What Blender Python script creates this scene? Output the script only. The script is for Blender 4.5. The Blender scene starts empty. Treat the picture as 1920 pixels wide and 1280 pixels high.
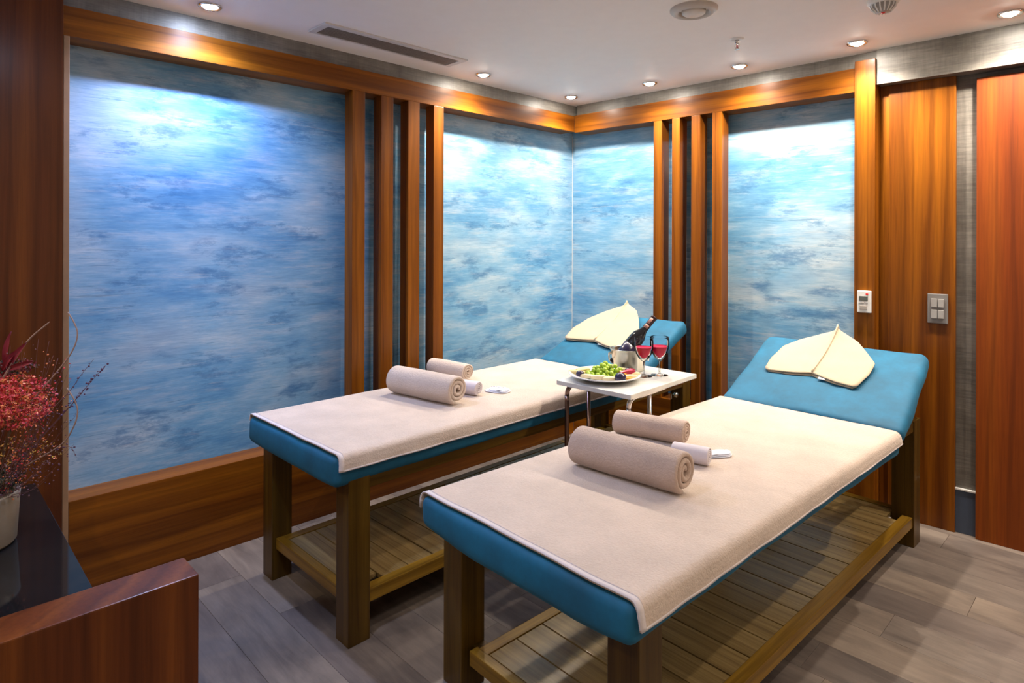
import bpy, bmesh, math, random
from math import sin, cos, pi, radians
from mathutils import Vector, Matrix, noise as mn

random.seed(7)
SC = bpy.context.scene
COL = SC.collection

# ------------------------------------------------------------------ room constants (metres)
XL = -2.917            # front plane of the wood frame on the left wall (x)
YC = 3.488             # corner where the two frame planes meet (y)
TH = 0.0356            # slight turn of the right hand wall
ZC = 2.371             # ceiling
XMAX, YMIN = 2.1, -1.6

# ------------------------------------------------------------------ camera
cam_d = bpy.data.cameras.new('camera'); cam = bpy.data.objects.new('camera', cam_d); COL.objects.link(cam)
cam_d.sensor_width = 36.0; cam_d.lens = 1170.93/1920*36.0
cam_d.shift_y = -(640-449.0)/1920
cam_d.clip_start = 0.02
cam.matrix_world = Matrix.Translation((0, 0, 1.4)) @ Matrix.Rotation(.7958, 4, 'Z') @ Matrix.Rotation(pi/2, 4, 'X') @ Matrix.Rotation(.0031, 4, 'Z')
SC.camera = cam

# ------------------------------------------------------------------ world, exposure
w = bpy.data.worlds.new('world'); SC.world = w; w.use_nodes = True
w.node_tree.nodes['Background'].inputs[0].default_value = (.8, .85, 1, 1)
w.node_tree.nodes['Background'].inputs[1].default_value = 0.15
SC.view_settings.view_transform = 'Standard'; SC.view_settings.look = 'None'
SC.view_settings.gamma = 1.0; SC.view_settings.use_curve_mapping = False
SC.view_settings.exposure = 0.55
try:
    SC.cycles.max_bounces = 8; SC.cycles.diffuse_bounces = 5; SC.cycles.transmission_bounces = 8
    SC.cycles.sample_clamp_indirect = 6; SC.cycles.caustics_reflective = False; SC.cycles.caustics_refractive = False
except Exception: pass

WARM = (1.0, .83, .62); NEUT = (1.0, .88, .74); COOL = (.47, .58, 1.0)
# ceiling downlights: x, y, colour, watts   (z is the ceiling)
LAMPS = [
    (-2.745, .92, COOL, 78), (-2.745, 2.448, NEUT, 74), (-2.750, 3.249, NEUT, 44),
    (-2.167, 3.310, NEUT, 56), (-1.60, 3.335, NEUT, 70), (-1.006, 3.350, NEUT, 80), (-.417, 3.370, NEUT, 72),
    (.20, 3.39, NEUT, 75),
]
# unseen downlights behind and beside the viewer, mostly added as fill
LAMPS_UNSEEN = [(-1.45, .35, (.50, .64, 1.0), 46), (-.2, .10, NEUT, 14), (1.3, 2.3, NEUT, 66), (1.3, .6, NEUT, 34), (-2.45, -.9, WARM, 60), (.4, -.9, NEUT, 20)]

# ------------------------------------------------------------------ materials
def newmat(name):
    m = bpy.data.materials.new(name); m.use_nodes = True
    nt = m.node_tree; b = nt.nodes['Principled BSDF']
    return m, nt, b
def N(nt, typ, **kw):
    n = nt.nodes.new(typ)
    for k, v in kw.items():
        if k.startswith('i_'):
            key = k[2:]
            n.inputs[int(key) if key.isdigit() else key].default_value = v
        else: setattr(n, k, v)
    return n
def coords(nt, scale, rnd=True, loc=(0, 0, 0)):
    tc = N(nt, 'ShaderNodeTexCoord'); mp = N(nt, 'ShaderNodeMapping'); mp.inputs['Scale'].default_value = scale
    mp.inputs['Location'].default_value = loc
    if rnd:
        oi = N(nt, 'ShaderNodeObjectInfo'); ml = N(nt, 'ShaderNodeMath', operation='MULTIPLY'); ml.inputs[1].default_value = 23.0
        nt.links.new(oi.outputs['Random'], ml.inputs[0])
        va = N(nt, 'ShaderNodeVectorMath', operation='ADD')
        nt.links.new(tc.outputs['Object'], va.inputs[0]); nt.links.new(ml.outputs[0], va.inputs[1])
        nt.links.new(va.outputs[0], mp.inputs['Vector'])
    else: nt.links.new(tc.outputs['Object'], mp.inputs['Vector'])
    return mp.outputs[0]
def ramp(nt, src, stops):
    r = N(nt, 'ShaderNodeValToRGB'); e = r.color_ramp.elements
    while len(e) < len(stops): e.new(.5)
    for i, (p, c) in enumerate(stops):
        e[i].position = p; e[i].color = (c[0], c[1], c[2], 1)
    nt.links.new(src, r.inputs[0]); return r.outputs[0]
def noise(nt, vec, scale, detail=4, rough=.55, dist=0):
    n = N(nt, 'ShaderNodeTexNoise'); n.inputs['Scale'].default_value = scale; n.inputs['Detail'].default_value = detail
    n.inputs['Roughness'].default_value = rough; n.inputs['Distortion'].default_value = dist
    if vec is not None: nt.links.new(vec, n.inputs['Vector'])
    return n.outputs['Fac']
def mix(nt, fac, a, b, mode='MIX'):
    m = N(nt, 'ShaderNodeMix', data_type='RGBA', blend_type=mode)
    for s, v in ((0, fac), (6, a), (7, b)):
        if hasattr(v, 'is_output'): nt.links.new(v, m.inputs[s])
        else: m.inputs[s].default_value = v if s == 0 else (v[0], v[1], v[2], 1)
    return m.outputs[2]
def bump(nt, b, src, strength=.3, dist=.002):
    n = N(nt, 'ShaderNodeBump'); n.inputs['Strength'].default_value = strength; n.inputs['Distance'].default_value = dist
    nt.links.new(src, n.inputs['Height']); nt.links.new(n.outputs[0], b.inputs['Normal'])
def setb(b, **kw):
    for k, v in kw.items(): b.inputs[k.replace('_', ' ')].default_value = v

def plain(name, col, rough=.5, metal=0, **kw):
    m, nt, b = newmat(name)
    c = coords(nt, (1, 1, 1)); f = noise(nt, c, 14, 3)
    o = ramp(nt, f, [(.3, [x*.9 for x in col]), (.7, [min(1, x*1.06) for x in col])])
    nt.links.new(o, b.inputs['Base Color']); setb(b, Roughness=rough, Metallic=metal)
    for k, v in kw.items(): b.inputs[k.replace('_', ' ')].default_value = v
    return m

def wood(name, axis, dark, mid, light, rough=.36, scale=1.0, coat=.07, bands=1.0):
    """flame-grained veneer, grain running along axis"""
    m, nt, b = newmat(name)
    sc = [5.0*scale]*3; sc[axis] = .42*scale
    v = coords(nt, sc)
    wv = N(nt, 'ShaderNodeTexWave', wave_type='RINGS', rings_direction='XYZ'[axis])
    wv.inputs['Scale'].default_value = .42; wv.inputs['Distortion'].default_value = 6.0*bands
    wv.inputs['Detail'].default_value = 3.5; wv.inputs['Detail Scale'].default_value = .75; wv.inputs['Detail Roughness'].default_value = .55
    nt.links.new(v, wv.inputs['Vector'])
    big = noise(nt, v, 1.1, 2, .5)
    sc2 = [90.0*scale]*3; sc2[axis] = 2.2*scale
    v2 = coords(nt, sc2); fine = noise(nt, v2, 1.6, 4, .65)
    c1 = ramp(nt, wv.outputs['Fac'], [(0.0, [(p+q)/2 for p, q in zip(dark, mid)]), (.22, mid), (.62, light), (1.0, mid)])
    c2 = ramp(nt, big, [(.3, mid), (.7, light)])
    c = mix(nt, .50, c1, c2)
    w2 = N(nt, 'ShaderNodeTexWave', wave_type='RINGS', rings_direction='XYZ'[axis])
    w2.inputs['Scale'].default_value = 1.5; w2.inputs['Distortion'].default_value = 8.0; w2.inputs['Detail'].default_value = 3; w2.inputs['Detail Scale'].default_value = .9
    nt.links.new(v, w2.inputs['Vector'])
    c = mix(nt, .34, c, ramp(nt, w2.outputs['Fac'], [(0.0, (.35, .28, .25)), (.20, (1, 1, 1)), (1, (1, 1, 1))]), 'MULTIPLY')
    c3 = ramp(nt, fine, [(.3, (.62, .58, .55)), (.6, (1, 1, 1))])
    c = mix(nt, .75, c, c3, 'MULTIPLY')
    nt.links.new(c, b.inputs['Base Color'])
    setb(b, Roughness=rough, Coat_Weight=coat, Coat_Roughness=.18) if False else None
    b.inputs['Roughness'].default_value = rough; b.inputs['Coat Weight'].default_value = coat; b.inputs['Coat Roughness'].default_value = .2; b.inputs['Specular IOR Level'].default_value = .22
    bump(nt, b, fine, .12, .001)
    return m

TD, TM, TL = (.048, .010, .001), (.155, .042, .003), (.30, .098, .005)
W_X = wood('teak_veneer_along_x', 0, TD, TM, TL)
W_Y = wood('teak_veneer_along_y', 1, TD, TM, TL)
W_Z = wood('teak_veneer_upright', 2, TD, TM, TL)
W_P = wood('red_brown_veneer_pillar', 2, (.026, .006, .003), (.085, .020, .005), (.19, .055, .008), rough=.3, scale=.7)
W_D = wood('mottled_red_veneer_door', 2, (.085, .012, .001), (.19, .033, .0015), (.28, .070, .003), rough=.6, scale=.8, coat=.05)
FD, FM, FL = (.026, .012, .0015), (.066, .032, .0035), (.115, .062, .007)
F_X = wood('stained_bed_timber_across', 0, FD, FM, FL, rough=.36, scale=1.5, coat=.15)
F_Y = wood('stained_bed_timber_along', 1, FD, FM, FL, rough=.36, scale=1.5, coat=.15)
F_Z = wood('stained_bed_timber_upright', 2, FD, FM, FL, rough=.36, scale=1.5, coat=.15)
H_X = wood('honey_rail_timber_across', 0, (.08, .038, .003), (.19, .098, .009), (.29, .16, .018), rough=.34, scale=1.4)
H_Y = wood('honey_rail_timber_along', 1, (.08, .038, .003), (.19, .098, .009), (.29, .16, .018), rough=.34, scale=1.4)
S_X = wood('shelf_board_timber', 0, (.15, .098, .035), (.24, .16, .060), (.33, .23, .095), rough=.24, scale=1.3, coat=.3)

def wallpaper_mat(name, along):
    m, nt, b = newmat(name)
    def vec(sa, sz, loc=0):
        sc = [0, 0, sz]; sc[along] = sa
        return coords(nt, sc, rnd=False, loc=(loc, loc*1.7, loc*.6))
    big = noise(nt, vec(1.7, 3.2, 2), 1.0, 3, .5)
    base = ramp(nt, big, [(.34, (.075, .26, .50)), (.45, (.14, .36, .59)), (.54, (.27, .47, .64)), (.66, (.52, .61, .66))])
    wash = noise(nt, vec(2.8, 15, 9), 1.0, 10, .70)
    wc = ramp(nt, wash, [(.36, (.54, .63, .69)), (.50, (.20, .41, .60)), (.64, (.07, .25, .48))])
    c = mix(nt, .45, base, wc)
    bl = noise(nt, vec(2.6, 8.5, 5), 1.5, 13, .74)
    bf = ramp(nt, bl, [(.505, (0, 0, 0)), (.56, (.42, .42, .42)), (.68, (.85, .85, .85))])
    mask = noise(nt, vec(3.0, 7.0, 12), 1.0, 1, .4)
    mf = ramp(nt, mask, [(.47, (0, 0, 0)), (.56, (1, 1, 1))])
    f = mix(nt, 1.0, bf, mf, 'MULTIPLY')
    sep = N(nt, 'ShaderNodeSeparateColor'); nt.links.new(f, sep.inputs[0])
    c = mix(nt, sep.outputs[0], c, (.030, .155, .35))
    ln = noise(nt, vec(2.4, 55, 31), 1.0, 8, .7)
    lf_ = ramp(nt, ln, [(.60, (0, 0, 0)), (.65, (.7, .7, .7))])
    sep3 = N(nt, 'ShaderNodeSeparateColor'); nt.links.new(lf_, sep3.inputs[0])
    c = mix(nt, sep3.outputs[0], c, (.10, .25, .40))
    wt = noise(nt, vec(2.6, 30, 21), 1.0, 9, .7)
    wf = ramp(nt, wt, [(.56, (0, 0, 0)), (.68, (.4, .4, .4))])
    sep2 = N(nt, 'ShaderNodeSeparateColor'); nt.links.new(wf, sep2.inputs[0])
    c = mix(nt, sep2.outputs[0], c, (.62, .62, .60))
    st = noise(nt, vec(9, 210, 3), 1.0, 4, .7, .2)
    sc = ramp(nt, st, [(.3, (.70, .76, .82)), (.65, (1.10, 1.08, 1.05))])
    c = mix(nt, .8, c, sc, 'MULTIPLY')
    nt.links.new(c, b.inputs['Base Color']); b.inputs['Roughness'].default_value = .55
    bump(nt, b, st, .10, .001)
    return m
WP_L = wallpaper_mat('blue_brushed_wallpaper_left', 1)
WP_R = wallpaper_mat('blue_brushed_wallpaper_right', 0)

def greywall():
    m, nt, b = newmat('grey_linen_wallpaper')
    v = coords(nt, (1, 1, 1), rnd=False)
    a = noise(nt, v, 6, 4, .6)
    v1 = coords(nt, (6, 6, 90), rnd=False); h = noise(nt, v1, 1.2, 5, .7)
    v2 = coords(nt, (90, 90, 7), rnd=False); g = noise(nt, v2, 1.0, 4, .7)
    c = ramp(nt, a, [(.3, (.13, .118, .10)), (.7, (.25, .232, .205))])
    c = mix(nt, .9, c, ramp(nt, h, [(.3, (.55, .55, .56)), (.7, (1.05, 1.05, 1.03))]), 'MULTIPLY')
    c = mix(nt, .6, c, ramp(nt, g, [(.3, (.7, .7, .7)), (.7, (1.1, 1.1, 1.1))]), 'MULTIPLY')
    nt.links.new(c, b.inputs['Base Color']); b.inputs['Roughness'].default_value = .42
    bump(nt, b, h, .35, .002)
    return m
GREY = greywall()
CEIL = plain('ceiling_paint', (.86, .83, .80), .7); _r = [n for n in CEIL.node_tree.nodes if n.type == 'VALTORGB'][0]; _r.color_ramp.elements[0].color = (.85, .82, .79, 1); _r.color_ramp.elements[1].color = (.87, .84, .81, 1)
PLAST = plain('plain_plaster', (.80, .72, .64), .8)
def floor_mat():
    m, nt, b = newmat('grey_oak_plank')
    v = coords(nt, (1.8, 11, 1)); a = noise(nt, v, 1.3, 7, .68, .7)
    v2 = coords(nt, (5, 120, 1)); f = noise(nt, v2, 1.2, 4, .7)
    v3 = coords(nt, (2.0, 5.0, 1)); g = noise(nt, v3, 1.4, 4, .6, .5)
    c = ramp(nt, a, [(.28, (.060, .046, .038)), (.46, (.145, .115, .096)), (.70, (.265, .22, .182))])
    c = mix(nt, .65, c, ramp(nt, f, [(.3, (.60, .59, .58)), (.65, (1.08, 1.07, 1.05))]), 'MULTIPLY')
    c = mix(nt, .50, c, ramp(nt, g, [(.35, (.13, .112, .105)), (.65, (.30, .255, .22))]))
    oi = N(nt, 'ShaderNodeObjectInfo')
    t = ramp(nt, oi.outputs['Random'], [(0, (.70, .67, .68)), (.5, (.90, .88, .86)), (1, (1.15, 1.08, .98))])
    c = mix(nt, 1.0, c, t, 'MULTIPLY')
    nt.links.new(c, b.inputs['Base Color']); b.inputs['Roughness'].default_value = .42
    bump(nt, b, f, .15, .001)
    return m
PLANK = floor_mat()
JOINT = plain('dark_joint', (.03, .024, .02), .9)
def cloth(name, col, bscale=260, strength=.5, rough=.9, sheen=.3, dist=.0025, blotch=.12, sheencol=None):
    m, nt, b = newmat(name)
    v = coords(nt, (1, 1, 1)); f = noise(nt, v, bscale, 3, .7); g = noise(nt, v, 7, 4, .6)
    a = [x*(1-blotch) for x in col]; d = [min(1, x*(1+blotch*.6)) for x in col]
    c = ramp(nt, g, [(.3, a), (.7, d)])
    c = mix(nt, .5, c, ramp(nt, f, [(.3, (.86, .85, .85)), (.6, (1, 1, 1))]), 'MULTIPLY')
    nt.links.new(c, b.inputs['Base Color']); b.inputs['Roughness'].default_value = rough
    b.inputs['Sheen Weight'].default_value = sheen; b.inputs['Sheen Roughness'].default_value = .4
    if sheencol: b.inputs['Sheen Tint'].default_value = (*sheencol, 1)
    bump(nt, b, f, strength, dist)
    return m
TERRY = cloth('beige_terry', (.59, .475, .39), 150, .9, dist=.004)
TERRY_R = cloth('taupe_terry', (.50, .375, .30), 160, .9, dist=.004)
HEM = cloth('woven_hem', (.62, .55, .54), 400, .25)
STRIPE = cloth('grey_white_cotton', (.62, .56, .58), 500, .3)
CREAM = cloth('cream_cotton', (.43, .35, .245), 420, .25, blotch=.05)
WHITEC = cloth('white_cotton', (.82, .84, .92), 420, .25, blotch=.04)
VELVET = cloth('blue_velour', (.001, .105, .205), 60, .12, rough=.75, sheen=.08, blotch=.28, sheencol=(.25, .75, 1))
CHROME = plain('chrome', (.72, .70, .68), .16, 1)
STEEL = plain('brushed_steel', (.66, .62, .52), .24, 1)
WHITEP = plain('white_plastic', (.78, .78, .76), .4)
OFFWH = plain('white_laminate', (.62, .61, .56), .3)
GREYP = plain('grey_plastic', (.20, .19, .185), .4)
GREYL = plain('light_grey_plastic', (.33, .32, .31), .35)
DARK = plain('dark_plastic', (.03, .03, .03), .4)
REDP = plain('red_plastic', (.65, .03, .03), .4)
BASEB = plain('slate_blue_skirting', (.055, .075, .12), .45)
BLKG = plain('black_glass', (.008, .008, .009), .06)
CER = plain('cream_ceramic', (.27, .215, .16), .35)
BROWN = plain('brown_steel', (.30, .20, .17), .25, 1)

def glass_mat(name, blend=.15):
    """thin clear glass: mostly see-through, mirror-like at grazing angles"""
    m, nt, b = newmat(name); nt.nodes.remove(b); out = [n for n in nt.nodes if n.type == 'OUTPUT_MATERIAL'][0]
    tr = N(nt, 'ShaderNodeBsdfTransparent'); tr.inputs[0].default_value = (.96, .97, .98, 1)
    gl = N(nt, 'ShaderNodeBsdfGlossy'); gl.inputs['Roughness'].default_value = .03; gl.inputs[0].default_value = (1, 1, 1, 1)
    fr_ = N(nt, 'ShaderNodeLayerWeight'); fr_.inputs[0].default_value = blend
    mx = N(nt, 'ShaderNodeMixShader'); nt.links.new(fr_.outputs['Fresnel'], mx.inputs[0]); nt.links.new(tr.outputs[0], mx.inputs[1]); nt.links.new(gl.outputs[0], mx.inputs[2])
    nt.links.new(mx.outputs[0], out.inputs[0]); return m
GLASS = glass_mat('clear_glass'); GLASS_S = glass_mat('clear_glass_stem', .42)
BOTTLE = plain('dark_bottle_glass', (.010, .010, .012), .08)
def wine_mat():
    m, nt, b = newmat('pink_red_wine')
    b.inputs['Base Color'].default_value = (.56, .001, .045, 1); b.inputs['Roughness'].default_value = .35; b.inputs['Specular IOR Level'].default_value = .2
    b.inputs['Subsurface Weight'].default_value = .3; b.inputs['Subsurface Radius'].default_value = (.03, .005, .008)
    return m
WINE = wine_mat()
def emis(name, col, s):
    m, nt, b = newmat(name)
    b.inputs['Base Color'].default_value = (*col, 1); b.inputs['Emission Color'].default_value = (*col, 1); b.inputs['Emission Strength'].default_value = s
    return m
LAMP_W = emis('lit_lamp_lens', (1, .90, .78), 260); LAMP_C = emis('lit_cool_lamp_lens', (.62, .74, 1), 260)

# ------------------------------------------------------------------ object helpers
def tag(o, label=None, cat=None, group=None, kind=None):
    if label: o['label'] = label
    if cat: o['category'] = cat
    if group: o['group'] = group
    if kind: o['kind'] = kind
    return o
def link(name, me, mat=None, parent=None, loc=(0, 0, 0), rz=0, smooth=False):
    if mat is not None and len(me.materials) == 0: me.materials.append(mat)
    if smooth:
        for p in me.polygons: p.use_smooth = True
    o = bpy.data.objects.new(name, me); COL.objects.link(o)
    o.location = loc; o.rotation_euler = (0, 0, rz)
    if parent: o.parent = parent
    return o
def empty(name, loc=(0, 0, 0), rz=0, **kw):
    o = bpy.data.objects.new(name, None); COL.objects.link(o); o.location = loc; o.rotation_euler = (0, 0, rz)
    o.empty_display_size = .05
    tag(o, **kw); return o
def mesh_from(bm, name='m'):
    me = bpy.data.meshes.new(name); bm.normal_update(); bm.to_mesh(me); bm.free(); return me
def box_bm(bm, x0, x1, y0, y1, z0, z1, bev=0.0):
    r = bmesh.ops.create_cube(bm, size=1)
    vs = r['verts']
    for v in vs:
        v.co = Vector(((x0+x1)/2+v.co.x*(x1-x0), (y0+y1)/2+v.co.y*(y1-y0), (z0+z1)/2+v.co.z*(z1-z0)))
    if bev > 0:
        es = list({e for v in vs for e in v.link_edges})
        bmesh.ops.bevel(bm, geom=es, offset=bev, segments=2, affect='EDGES', profile=.6)
def box(name, mat, x0, x1, y0, y1, z0, z1, bev=.002, parent=None, kind=None, loc=(0, 0, 0), rz=0, centre=True):
    """a box part; the mesh is centred on itself so that its grain starts at its own middle"""
    bm = bmesh.new(); cx, cy, cz = (x0+x1)/2, (y0+y1)/2, (z0+z1)/2
    box_bm(bm, x0-cx, x1-cx, y0-cy, y1-cy, z0-cz, z1-cz, bev)
    me = mesh_from(bm, name)
    if rz:
        c, s = cos(rz), sin(rz); p = (loc[0]+cx*c-cy*s, loc[1]+cx*s+cy*c, loc[2]+cz)
    else: p = (loc[0]+cx, loc[1]+cy, loc[2]+cz)
    o = link(name, me, mat, parent, p, rz)
    if kind: o['kind'] = kind
    return o
def grid_mesh(rows, close_u=False, close_v=False, caps=False):
    """rows: list of lists of Vectors"""
    n, m = len(rows), len(rows[0]); vs = [tuple(p) for r in rows for p in r]; fs = []
    for i in range(n if close_u else n-1):
        for j in range(m if close_v else m-1):
            a = i*m+j; b = i*m+(j+1) % m; c = ((i+1) % n)*m+(j+1) % m; d = ((i+1) % n)*m+j
            fs.append((a, b, c, d))
    if caps:
        fs.append(tuple(range(m))[::-1]); fs.append(tuple((n-1)*m+j for j in range(m)))
    me = bpy.data.meshes.new('g'); me.from_pydata(vs, [], fs); me.update()
    bm = bmesh.new(); bm.from_mesh(me); bmesh.ops.recalc_face_normals(bm, faces=bm.faces); bm.to_mesh(me); bm.free()
    return me
def lathe(prof, seg=32, close=False):
    rows = [[Vector((max(r, 1e-5)*cos(2*pi*k/seg), max(r, 1e-5)*sin(2*pi*k/seg), z)) for k in range(seg)] for r, z in prof]
    me = grid_mesh(rows, close_u=close, close_v=True)
    bm = bmesh.new(); bm.from_mesh(me); bmesh.ops.remove_doubles(bm, verts=bm.verts, dist=1e-4)
    bmesh.ops.recalc_face_normals(bm, faces=bm.faces); bm.to_mesh(me); bm.free(); return me
def tube_mesh(pts, rad, seg=8, caps=True):
    pts = [Vector(p) for p in pts]; n = len(pts); rows = []
    up = Vector((0, 0, 1)); t0 = (pts[1]-pts[0]).normalized()
    if abs(t0.dot(up)) > .95: up = Vector((1, 0, 0))
    u = t0.cross(up).normalized()
    for i, p in enumerate(pts):
        t = ((pts[min(i+1, n-1)]-pts[max(i-1, 0)])).normalized()
        u = (u-t*u.dot(t)).normalized(); v = t.cross(u)
        r = rad[i] if isinstance(rad, (list, tuple)) else rad
        rows.append([p+(u*cos(2*pi*k/seg)+v*sin(2*pi*k/seg))*r for k in range(seg)])
    return grid_mesh(rows, close_v=True, caps=caps)
def bezier(ps, n=12):
    """smooth polyline through ps (Catmull-Rom)"""
    ps = [Vector(p) for p in ps]; q = [ps[0]*2-ps[1]]+ps+[ps[-1]*2-ps[-2]]; out = []
    for i in range(1, len(q)-2):
        for k in range(n):
            t = k/n; a, b, c, d = q[i-1], q[i], q[i+1], q[i+2]
            out.append(.5*((2*b)+(c-a)*t+(2*a-5*b+4*c-d)*t*t+(3*b-a-3*c+d)*t**3))
    out.append(ps[-1]); return out
def rbox(x0, x1, y0, y1, z0, z1, r, n=(10, 24, 3), amp=0.0, freq=5, seed=0):
    """soft rounded box with slight unevenness"""
    bm = bmesh.new(); H = Vector(((x1-x0)/2, (y1-y0)/2, (z1-z0)/2)); rr = r
    cache = {}
    def vert(p):
        k = tuple(round(c, 5) for c in p)
        if k in cache: return cache[k]
        P = Vector((p[0]*H.x, p[1]*H.y, p[2]*H.z))
        I = Vector([max(-H[i]+rr, min(H[i]-rr, P[i])) for i in range(3)])
        d = P-I
        if d.length > 1e-9: P = I+d.normalized()*rr
        if amp:
            nv = mn.noise_vector(Vector((P.x*freq+seed*7.1, P.y*freq, P.z*freq*1.5)))
            P = P+nv*amp
        cache[k] = bm.verts.new(P); return cache[k]
    def lin(k, Hh):   # parameter stops, dense near the rounded border
        e = 1-rr/Hh; base = [-1, -1+.25*(1-e), -1+.6*(1-e), -e]+[-e+2*e*i/k for i in range(1, k)]+[e, 1-.6*(1-e), 1-.25*(1-e), 1]
        return base
    L = [lin(n[i], H[i]) for i in range(3)]
    for ax in range(3):
        a, b = [(1, 2), (2, 0), (0, 1)][ax]
        for s in (-1, 1):
            for i in range(len(L[a])-1):
                for j in range(len(L[b])-1):
                    q = []
                    for (ii, jj) in ((i, j), (i+1, j), (i+1, j+1), (i, j+1)):
                        p = [0, 0, 0]; p[ax] = s; p[a] = L[a][ii]; p[b] = L[b][jj]; q.append(vert(p))
                    if s < 0: q = q[::-1]
                    try: bm.faces.new(q)
                    except ValueError: pass
    me = mesh_from(bm); return me, ((x0+x1)/2, (y0+y1)/2, (z0+z1)/2)

# ================================================================== ROOM SHELL
# floor: dark bedding with single planks laid along x
fl = box('floor', JOINT, -3.35, XMAX, YMIN, 4.0, -.06, -.006, 0, kind='structure')
ROW = .183; G = .0012
pl_cache = {}
def plank(x0, x1, y0, y1):
    L = round(x1-x0, 3); Wd = round(y1-y0, 3); key = (L, Wd)
    if key not in pl_cache:
        bm = bmesh.new(); box_bm(bm, -L/2, L/2, -Wd/2, Wd/2, -.006, 0, .0008); me = mesh_from(bm, 'plank'); me.materials.append(PLANK); pl_cache[key] = me
    o = bpy.data.objects.new('plank', pl_cache[key]); COL.objects.link(o)
    o.parent = fl; o.matrix_parent_inverse = Matrix.Identity(4)
    o.location = ((x0+x1)/2-fl.location.x, (y0+y1)/2-fl.location.y, -fl.location.z)
y = 2.48-ROW*22
k = 0
offs = {22: -.665, 24: -.475, 27: -.665, 25: -.20, 23: -.95, 26: .02, 21: -.35, 20: -.80}
while y < 3.75:
    if y > YMIN-.05:
        s0 = offs.get(k, random.uniform(-1.2, 0))
        xs = [s0-1.22*i for i in range(4, -5, -1)]
        for a, b in zip(xs[:-1], xs[1:]):
            a2, b2 = max(a, -3.2), min(b, XMAX)
            if b2-a2 > .05: plank(a2+G/2, b2-G/2, max(y, YMIN)+G/2, y+ROW-G/2)
    y += ROW; k += 1

box('ceiling', CEIL, -3.35, XMAX, YMIN, 4.0, ZC, ZC+.12, 0, kind='structure')
box('wall_left', WP_L, XL-.25, XL-.135, YMIN, YC+.28, 0, ZC, 0, kind='structure')
# the right hand wall is turned by TH: s runs along it, o away from the room
def rw(name, mat, s0, s1, o0, o1, z0, z1, bev=.002, parent=None, kind=None):
    return box(name, mat, s0, s1, o0, o1, z0, z1, bev, parent, kind, (XL, YC, 0), TH)
rw('wall_right', WP_R, -.16, 1.90, .145, .26, 0, ZC, 0, kind='structure')
rw('wall_entrance', GREY, 1.90, 5.3, .080, .26, 0, ZC, 0, kind='structure')
box('wall_back', PLAST, -3.2, XMAX, YMIN-.1, YMIN, 0, ZC, 0, kind='structure')
box('wall_side', PLAST, XMAX, XMAX+.1, YMIN, 4.0, 0, ZC, 0, kind='structure')

# grey papered bands between ceiling and timber
box('trim_1', GREY, XL-.135, XL-.012, .30, YC+.12, 2.295, ZC, 0, kind='structure')
rw('trim_2', GREY, .012, 1.944, .014, .145, 2.298, ZC, 0, kind='structure')
rw('trim_3', GREY, 1.944, 5.3, -.010, .080, 2.194, ZC, .001, kind='structure')

box('trim_9', WHITEP, XL-.134, XL-.131, YC+.135, YC+.138, .38, 2.18, 0, kind='structure')
# timber frame on the left wall
HB, HT = 2.180, 2.295
fr = empty('trim_4', (XL, 1.8, 0)); fr['kind'] = 'structure'
def lf(name, mat, y0, y1, x0, x1, z0, z1, bev=.002): return box(name, mat, x0, x1, y0-1.8, y1-1.8, z0, z1, bev, fr)
lf('header', W_Y, .28, YC, -.135, 0, HB, HT)
lf('plinth', W_Y, .466, YC, -.135, 0, 0, .382)
lf('jamb', plain('veneer_edge_strip', (.34, .19, .09), .5), .4456, .4656, -.135, 0, 0, HB)
for y0, y1 in ((1.688, 1.763), (1.863, 1.940), (2.039, 2.117), (2.218, 2.291)):
    lf('slat', W_Z, y0, y1, -.078, -.001, .382, HB)
# timber frame on the right wall
frr = empty('trim_5', (XL, YC, 0), TH); frr['kind'] = 'structure'
def rf(name, mat, s0, s1, o0, o1, z0, z1, bev=.002): return box(name, mat, s0, s1, o0, o1, z0, z1, bev, frr)
rf('header', W_X, 0, 1.848, 0, .145, 2.174, 2.298)
rf('plinth', W_X, 0, 1.848, 0, .145, 0, .382)
for s0, s1 in ((.650, .709), (.783, .838), (.917, .976), (1.055, 1.115)):
    rf('slat', W_Z, s0, s1, .001, .095, .382, 2.174)
rf('post', W_Z, 1.848, 1.943, -.030, .125, 0, 2.325)
# broad veneer panel and the door leaf beside it
rw('trim_6', W_Z, 1.985, 2.268, .052, .080, 0, 2.194, .002, kind='structure')
rw('trim_10', W_Z, 1.944, 1.984, .064, .080, 0, 2.194, .001, kind='structure')
rw('door_1', W_D, 2.350, 3.25, .040, .078, 0, 2.165, .002, kind='structure')
bs = rw('baseboard_right', BASEB, 2.268, 2.350, .066, .080, 0, .205, .001, kind='structure')
rw('trim_7', WHITEP, 2.268, 2.350, .062, .080, .205, .213, .001, kind='structure')
# red-brown pillar at the left edge
box('trim_8', W_P, XL-.135, -2.880, YMIN, .4395, 0, ZC, .002, kind='structure')

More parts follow.
